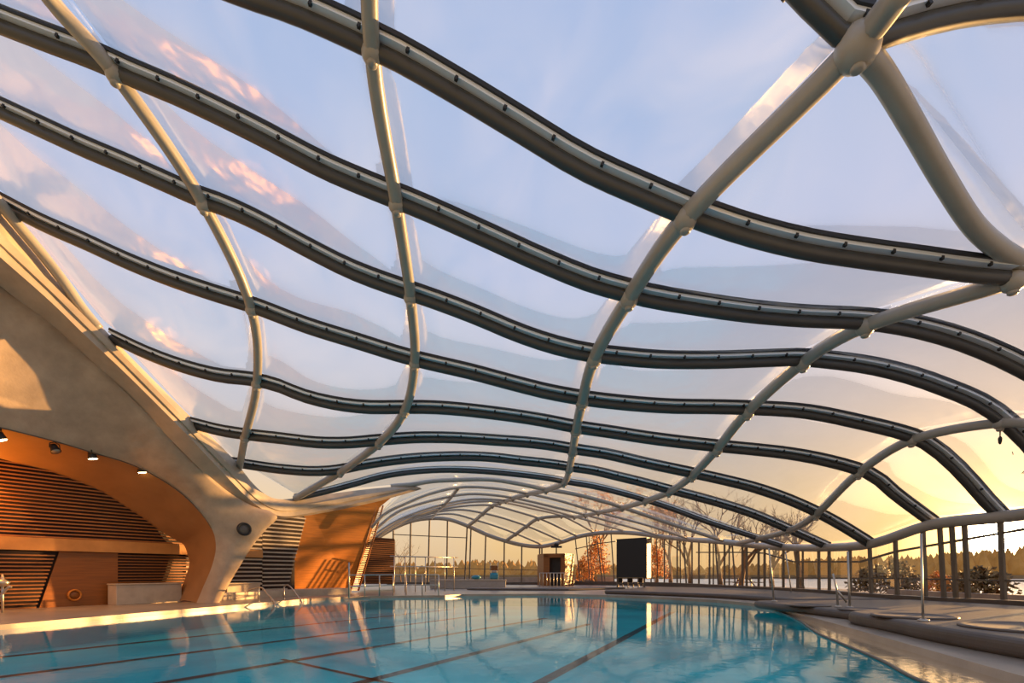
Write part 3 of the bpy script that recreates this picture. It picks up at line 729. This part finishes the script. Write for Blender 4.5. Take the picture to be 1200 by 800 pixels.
# black scoreboard
sY = 46.
a = at(722.5, 677, sY); b = at(758, 676, sY-.2); c = at(763, 676, sY+1.2)
z0 = at(722, 676.5, sY).z; z1a, z1b = at(722.5, 631.5, sY).z, at(758, 629.5, sY).z
t = thing('scoreboard', 'large black scoreboard panel with timber side standing by the far windows', 'scoreboard', (a.x, a.y, DECK))
k = Vector((.3, 1.4, 0))
def P_(v, z): return Vector((v.x, v.y, z))
MB().add([P_(a, z0), P_(b, z0), P_(b, z1b), P_(a, z1a), P_(a, z0)+k*.2, P_(b, z0)+k*.2, P_(b, z1b)+k*.2, P_(a, z1a)+k*.2], [(0,1,2,3),(4,7,6,5),(0,4,5,1),(1,5,6,2),(2,6,7,3),(3,7,4,0)]).build('display_face', BLACK, t)
MB().add([P_(b, z0-.05), P_(c, z0-.05), P_(c, z1b), P_(b, z1b), P_(b, z0-.05)+Vector((-.15, .05, 0)), P_(c, z0-.05)+Vector((-.15, .05, 0)), P_(c, z1b)+Vector((-.15, .05, 0)), P_(b, z1b)+Vector((-.15, .05, 0))], [(0,1,2,3),(4,7,6,5),(0,4,5,1),(1,5,6,2),(2,6,7,3),(3,7,4,0)]).build('side_panel', DARKW, t)
MB().add([P_(a, z0)+k*.2, P_(b, z0)+k*.2, P_(b, z1b)+k*.2, P_(a, z1a)+k*.2, P_(a, z0)+k, P_(c, z0), P_(c, z1b), P_(a, z1a)+k], [(0,1,2,3),(4,7,6,5),(0,4,5,1),(1,5,6,2),(2,6,7,3),(3,7,4,0)]).build('casing', WOODD, t)
for v in (a, b):
    MB().bar(P_(v, DECK)+Vector((.15 if v is a else -.15, .3, 0)), P_(v, z0)+Vector((.15 if v is a else -.15, .3, 0)), .14).build('support_post', POST, t)
# clutter under it
lab = [('folding_chair', 'dark folding chair under the scoreboard, nearest its left post', 'chair'), ('folding_chair', 'dark folding chair under the middle of the scoreboard', 'chair'), ('folding_chair', 'dark folding chair under the scoreboard, nearest its timber side', 'chair')]
for (px, (nm, lb, ct)) in zip((727, 739, 751), lab):
    p = at(px, 687, 47.2); p.z = DECK
    t = thing(nm, lb, ct, p, 'folding chairs under the scoreboard')
    MB().box(p+UP*.42, (.5, .5, .06)).build('seat', BLACK, t); MB().box(p+Vector((0, .25, .75)), (.5, .05, .4)).build('backrest', BLACK, t)
    for sx in (-1, 1):
        for sy in (-1, 1): MB().tube([p+Vector((sx*.22, sy*.25, 0)), p+Vector((sx*.22, sy*.1, .42 if sy < 0 else .9))], .025, 6).build('leg', CHROME, t)

# slim poles on the platforms
def slim(name, label, pts, r=.026, foot=True, cat='pole'):
    P = [at(*p) for p in pts]
    t = thing(name, label, cat, P[0])
    MB().tube(P, r, 8).build('shaft', CHROME, t)
    MB().lathe(P[0], [(.12, -.01), (.12, .03), (.05, .06)], 12).build('foot', CHROME, t)
    return t
def onp(px, py, z): p = gnd(px, py, z); return p.y
yA = onp(1081.5, 727.5, .5)
slim('tub_pole', 'slim upright pole at the edge of the nearest hot tub', [(1082, 727.5, yA), (1080.5, 690, yA), (1079.5, 625, yA)])
yB = onp(982, 711, .42)
t = slim('tub_pole', 'bent slim pole with a strut in the middle platform', [(982, 711, yB), (980.5, 690, yB), (976, 672, yB)], .034)
MB().tube([at(981, 691, yB), at(992, 705.5, yB)], .035, 8).build('strut', CHROME, t)
slim('tub_pole', 'straight slim pole rising from the middle platform to the roof edge', [(996, 712, yB), (995, 690, yB), (993.5, 646, yB)], .035)
yC = onp(907, 704.5, .42)
slim('leaning_pole', 'slim leaning pole at the rounded tip of the middle platform', [(907, 704.5, yC), (904, 670, yC), (901, 642, yC)], .034)
slim('leaning_pole', 'thin prop leaning against the glass, right of the rounded platform tip', [(928, 697.4, 33.), (924, 670, 33.6), (920.5, 646, 34.)], .042)
# sensor hanging from the roof node
p = node(2, 'L5')-UP*.34
t = thing('hanging_sensor', 'small dark sensor hanging from a roof node at the right', 'sensor', p)
MB().tube([p, p-UP*.2], .02, 6).build('stem', BLACK, t); MB().lathe(p-UP*.45, [(.02, 0), (.05, .05), (.06, .2), (.03, .27)], 10).build('sensor_body', BLACK, t)

# ------------------------------------------------------------------ outdoors
terr = [(24, -10), (27, 10), (28, 24), (29, 36), (33, 50), (30, 66), (14, 74), (-10, 78), (-40, 78), (-40, 61.6), (-20, 61.6)]+[(p[0]+.05, p[1]+.05) for p in wallplan[::-1]]+[(20.6, -10)]
struct(fill('ground', terr, None, -.05, LAND))
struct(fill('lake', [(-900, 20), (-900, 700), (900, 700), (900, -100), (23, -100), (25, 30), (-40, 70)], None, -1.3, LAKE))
bk = MB(); tt = terr[:9]
for a, b in zip(tt[:-1], tt[1:]): bk.add([(*a, -.05), (*b, -.05), (b[0]*1.06, b[1]*1.06, -1.35), (a[0]*1.06, a[1]*1.06, -1.35)], [(0, 1, 2, 3)])
struct(bk.build('ground_bank', LAND))
# far shore trees: a dense treeline nobody could count
tl = MB(); rnd = random.Random(3)
def cone_tree(mb, x, y, z, h, r):
    n = 7; prof = [(r*.35, 0), (r, h*.18), (r*.75, h*.45), (r*.5, h*.7), (r*.18, h*.93), (.02, h)]
    o = rnd.random()*6; vs = []; fs = []
    for (rr, zz) in prof:
        for k in range(n):
            a = o+2*math.pi*k/n; q = rr*rnd.uniform(.6, 1.25); vs.append((x+q*math.cos(a), y+q*math.sin(a), z+zz*rnd.uniform(.93, 1.05)))
    for i in range(len(prof)-1):
        for k in range(n): fs.append((i*n+k, i*n+(k+1) % n, (i+1)*n+(k+1) % n, (i+1)*n+k))
    mb.add(vs, fs, 0, False)
for k in range(900):
    px = rnd.uniform(430, 1420); Y = rnd.uniform(225, 270)
    top = hermite([430, 640, 800, 900, 960, 1050, 1120, 1200, 1420], [660, 657, 664, 660, 654, 651, 648, 641, 640], px)+rnd.uniform(-2, 8)
    x = (px-600)/F*Y; h = (HOR-top)/F*Y+CAMZ+1.3
    cone_tree(tl, x, Y, -1.3, max(3, h), rnd.uniform(2.2, 4.2))
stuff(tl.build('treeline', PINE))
tag_ = bpy.data.objects['treeline']; tag_['label'] = 'dense treeline along the far lake shore'; tag_['category'] = 'trees'
sh = MB(); sh.poly_prism([(-900, 222), (900, 222), (900, 420), (-900, 420)], -1.35, .3); struct(sh.build('ground_far_shore', pbr('far_bank', (.24, .15, .07), .9, var=.3, vscale=.05)))

# bare trees outside the right glazing
def bare_tree(name, label, x, y, h, seed, r0=.16, spread=.55, leaves=None, depth=5, lean=(0, 0)):
    rn = random.Random(seed); t = thing(name, label, 'tree', (x, y, -.05), None)
    tr = MB(); br = MB(); lf = MB()
    def grow(mb, p, d, L, r, lv):
        pts = [p]; q = p; dd = d.copy()
        for k in range(3):
            dd = (dd+Vector((rn.uniform(-.16, .16), rn.uniform(-.16, .16), rn.uniform(-.04, .12)))).normalized(); q = q+dd*(L/3); pts.append(q)
        mb.tube(pts, r, 6 if lv < 2 else 4, r2=r*.62)
        if lv >= depth:
            if leaves:
                for _ in range(7):
                    c = q+Vector((rn.gauss(0, .35), rn.gauss(0, .35), rn.gauss(0, .3)))
                    u = Vector((rn.uniform(-1, 1), rn.uniform(-1, 1), rn.uniform(-1, 1))).normalized()*.16; w_ = u.orthogonal().normalized()*.11
                    lf.add([c-u, c+w_, c+u, c-w_], [(0, 1, 2, 3)])
            return
        for k in range(3 if lv < 3 else 2):
            a = rn.uniform(0, 6.28); ax = dd.orthogonal().normalized(); ax = Matrix.Rotation(a, 3, dd)@ax
            nd = (dd+ax*spread*rn.uniform(.6, 1.3)+Vector((0, 0, .12))).normalized()
            grow(br, pts[rn.choice((2, 3, 3))], nd, L*rn.uniform(.62, .85), r*.6, lv+1)
    grow(tr, Vector((x, y, -.05)), Vector((lean[0], lean[1], 1)).normalized(), h*.36, r0, 0)
    tr.build('trunk', BARK, t); br.build('branches', BARK, t)
    if leaves: lf.build('foliage', leaves, t)
for k, (px, Y, h, lb, sp) in enumerate([
    (786, 66, 13, 'bare tree just right of the scoreboard, behind the glass', .5),
    (809, 60, 12, 'wide bare tree between the first close pairs of posts', .65),
    (845, 56, 12, 'bare forked tree outside the glass, middle of the bare row', .7),
    (868, 52, 11, 'bare tree with low crossing limbs outside the glass', .75),
    (905, 50, 10, 'slender bare tree nearest the rounded platform tip', .6),
    (940, 44, 8, 'thin straight bare tree at the right end of the bare row', .4)]):
    p = at(px, 690, Y); bare_tree('bare_tree', lb, p.x, p.y, h*.8, 11+k*5, .27, sp)
p = at(1222, 690, 30); bare_tree('leafy_tree', 'large leafy tree beside the setting sun at the right edge', p.x, p.y, 8, 77, .36, .6, LEAF, 5, (-.22, 0))
p = at(770, 690, 72); bare_tree('autumn_tree', 'rust orange autumn tree behind the scoreboard side', p.x, p.y, 12, 5, .22, .5, RUST, 5)
p = at(694, 690, 74); bare_tree('autumn_tree', 'golden autumn tree behind the leaning posts left of the scoreboard', p.x, p.y, 13, 9, .25, .5, RUST, 5)
p = at(470, 690, 68); bare_tree('young_tree', 'small bare tree outside the far windows behind the steel frame', p.x, p.y, 5.5, 21, .08, .8)

def shrub(label, px, Y, w, h, seed, mat=LEAF):
    rn = random.Random(seed); p = at(px, 690, Y); p.z = -.05; t = thing('shrub', label, 'shrub', p)
    lf = MB(); st = MB()
    for k in range(7): st.tube([p, p+Vector((rn.uniform(-.4, .4)*w, rn.uniform(-.4, .4)*w, h*rn.uniform(.5, .8)))], .03, 5)
    for k in range(1300):
        a = rn.uniform(0, 6.28); e = rn.uniform(-.3, 1.57); rr = rn.uniform(.55, 1.)*(1+.2*math.sin(3*a+seed))
        c = p+Vector((math.cos(a)*math.cos(e)*w*.5*rr, math.sin(a)*math.cos(e)*w*.5*rr, h*.35+math.sin(e)*h*.6*rr))
        u = Vector((rn.uniform(-1, 1), rn.uniform(-1, 1), rn.uniform(-1, 1))).normalized()*(.045*w+.02); w_ = u.orthogonal().normalized()*(.03*w+.015)
        lf.add([c-u, c+w_, c+u, c-w_], [(0, 1, 2, 3)])
    lf.build('foliage', mat, t); st.build('stems', BARK, t)
shrub('rounded dark shrub outside the glass, left of the stone planter wall', 1028, 33, 3.0, 2.1, 1)
shrub('bushy dark shrub just behind the post next to the rounded shrub', 1050, 37.5, 2.5, 2.6, 2)
shrub('low shrub on the stone planter wall between two tall posts', 1068, 33, 1.3, 1.6, 3)
shrub('golden low shrub outside, above the middle of the planter wall', 1098, 30.5, 1.6, 1.7, 4, RUST)
shrub('broad dark shrub outside the glass below the sun', 1150, 27, 2.6, 1.9, 5)
shrub('tall orange autumn bush outside, between the leaning posts left of the scoreboard', 699, 70, 3.6, 7.0, 7, RUST)
shrub('smaller orange autumn bush outside, just right of the timber cabin', 684, 64.5, 2.4, 3.6, 8, RUST)
shrub('rust orange autumn bush outside, just right of the scoreboard', 768, 62, 2.8, 5.2, 9, RUST)
shrub('small dark shrub outside between the paired posts', 1122, 31, 1.3, 1.6, 6)
a, b, c = at(1050, 695, 31.), at(1130, 695, 25.5), at(1330, 695, 19.4)
pw = MB()
for p, q_ in ((a, b), (b, c)):
    d = (q_-p).normalized(); nr = Vector((-d.y, d.x, 0))*-.5
    pw.poly_prism([(p.x, p.y), (q_.x, q_.y), (q_.x+nr.x, q_.y+nr.y), (p.x+nr.x, p.y+nr.y)], -.1, .62)
tag(pw.build('planter_wall', STONE), 'low dark stone planter wall outside the right glazing', 'wall')
bb = MB(); a, b = at(450, 668, 75), at(720, 668, 75); a.z = b.z = 0
bb.poly_prism([(a.x, a.y), (b.x, b.y), (b.x, b.y+.4), (a.x, a.y+.4)], -.1, .9)
tag(bb.build('parapet', STONE), 'low stone parapet outside the far windows', 'parapet')
# bench / boat rack in front of the lake
p = at(872, 688, 60); p.z = -.05
t = thing('picnic_table', 'dark picnic table outside on the shore among the bare trees', 'table', p)
MB().box(p+UP*.95, (3.4, 1., .12)).build('table_top', POST, t)
for s in (-1, 1):
    MB().bar(p+Vector((s*1.1, -.5, 0)), p+Vector((s*.6, .3, .95)), .12).bar(p+Vector((s*1.1, .5, 0)), p+Vector((s*.6, -.3, .95)), .12).build('leg', POST, t)
    MB().box(p+Vector((0, s*.95, .5)), (3.4, .35, .1)).build('bench_board', POST, t)

# ------------------------------------------------------------------ light, sky, camera
SUN = Vector((565/F, 1., 43/F)).normalized()
RAY = Vector((.845, .532, .054)).normalized()
w = bpy.data.worlds.new('sky'); SC.world = w; w.use_nodes = True
nt = w.node_tree; nt.nodes.clear()
out = N(nt, 'ShaderNodeOutputWorld'); bg = N(nt, 'ShaderNodeBackground'); nt.links.new(bg.outputs[0], out.inputs[0])
tc = N(nt, 'ShaderNodeTexCoord')
nrm = N(nt, 'ShaderNodeVectorMath', operation='NORMALIZE'); nt.links.new(tc.outputs['Generated'], nrm.inputs[0])
sep = N(nt, 'ShaderNodeSeparateXYZ'); nt.links.new(nrm.outputs[0], sep.inputs[0])
cr = N(nt, 'ShaderNodeValToRGB'); e = cr.color_ramp.elements
e[0].position = 0.0; e[0].color = (.78, .50, .22, 1); e[1].position = 1.0; e[1].color = (.34, .47, .78, 1)
for pos, col in ((.06, (.88, .60, .30, 1)), (.13, (.88, .66, .42, 1)), (.25, (.72, .64, .62, 1)), (.38, (.60, .62, .74, 1)), (.50, (.50, .58, .80, 1)), (.70, (.40, .53, .80, 1))):
    x = e.new(pos); x.color = col
nt.links.new(sep.outputs[2], cr.inputs[0])
dot = N(nt, 'ShaderNodeVectorMath', operation='DOT_PRODUCT'); dot.inputs[1].default_value = SUN; nt.links.new(nrm.outputs[0], dot.inputs[0])
mx0 = N(nt, 'ShaderNodeMath', operation='MAXIMUM'); mx0.inputs[1].default_value = 0; nt.links.new(dot.outputs['Value'], mx0.inputs[0])
acc = cr.outputs[0]
for pw_, col, st in ((6, (1., .50, .14, 1), .22), (50, (1., .50, .10, 1), 1.2), (500, (1., .62, .20, 1), 3.5), (5000, (1., .85, .55, 1), 60.)):
    pn = N(nt, 'ShaderNodeMath', operation='POWER'); pn.inputs[1].default_value = pw_; nt.links.new(mx0.outputs[0], pn.inputs[0])
    ml = N(nt, 'ShaderNodeMath', operation='MULTIPLY'); ml.inputs[1].default_value = st; nt.links.new(pn.outputs[0], ml.inputs[0])
    mm = N(nt, 'ShaderNodeMix', data_type='RGBA', blend_type='ADD'); mm.inputs['Factor'].default_value = 1
    sc_ = N(nt, 'ShaderNodeVectorMath', operation='SCALE'); sc_.inputs[0].default_value = col[:3]; nt.links.new(ml.outputs[0], sc_.inputs['Scale'])
    nt.links.new(acc, mm.inputs[6]); nt.links.new(sc_.outputs[0], mm.inputs[7]); acc = mm.outputs[2]
# soft high cloud
cn = N(nt, 'ShaderNodeTexNoise', Scale=2.2, Detail=6., Distortion=.8); nt.links.new(nrm.outputs[0], cn.inputs[0])
cm = N(nt, 'ShaderNodeMapRange'); cm.inputs[1].default_value = .45; cm.inputs[2].default_value = .75; cm.inputs[3].default_value = 0; cm.inputs[4].default_value = .35; nt.links.new(cn.outputs[0], cm.inputs[0])
cx = N(nt, 'ShaderNodeMix', data_type='RGBA'); cx.inputs[7].default_value = (.62, .66, .76, 1); nt.links.new(cm.outputs[0], cx.inputs[0]); nt.links.new(acc, cx.inputs[6])
nt.links.new(cx.outputs[2], bg.inputs[0]); bg.inputs[1].default_value = 1.0

def light(name, kind, loc, energy, col, **kw):
    l = bpy.data.lights.new(name, kind); l.energy = energy; l.color = col
    for k, v in kw.items(): setattr(l, k, v)
    o = bpy.data.objects.new(name, l); COL.objects.link(o); o.location = loc; return o
s = light('sun', 'SUN', (40, 42, 10), 17., (1., .52, .17), angle=math.radians(.7))
s.rotation_euler = (-RAY).to_track_quat('-Z', 'Y').to_euler()
for c in (spots[0], spots[2], spots[3]):
    light('spot_lamp', 'SPOT', c+Vector((.05, 0, -.2)), 130, (1., .50, .14), spot_size=2.3, spot_blend=.8, shadow_soft_size=.1)
light('soffit_fill', 'POINT', Vector((-20.3, 19.0, 4.6)), 420, (1., .36, .03), shadow_soft_size=.4)  # added unseen point lamp without a fitting, lights the soffit orange

cam = bpy.data.cameras.new('camera'); co = bpy.data.objects.new('camera', cam); COL.objects.link(co)
co.location = (0, 0, CAMZ); co.rotation_euler = (math.pi/2, 0, 0)
cam.sensor_width = 36; cam.sensor_fit = 'HORIZONTAL'; cam.lens = 18; cam.shift_y = (HOR-400)/1200
cam.clip_start = .05; cam.clip_end = 3000
SC.camera = co
SC.view_settings.view_transform = 'Standard'
SC.view_settings.look = 'None'
SC.view_settings.exposure = 0.
SC.cycles.transparent_max_bounces = 32; SC.cycles.max_bounces = 8; SC.cycles.use_denoising = True
SC.cycles.sample_clamp_indirect = 6
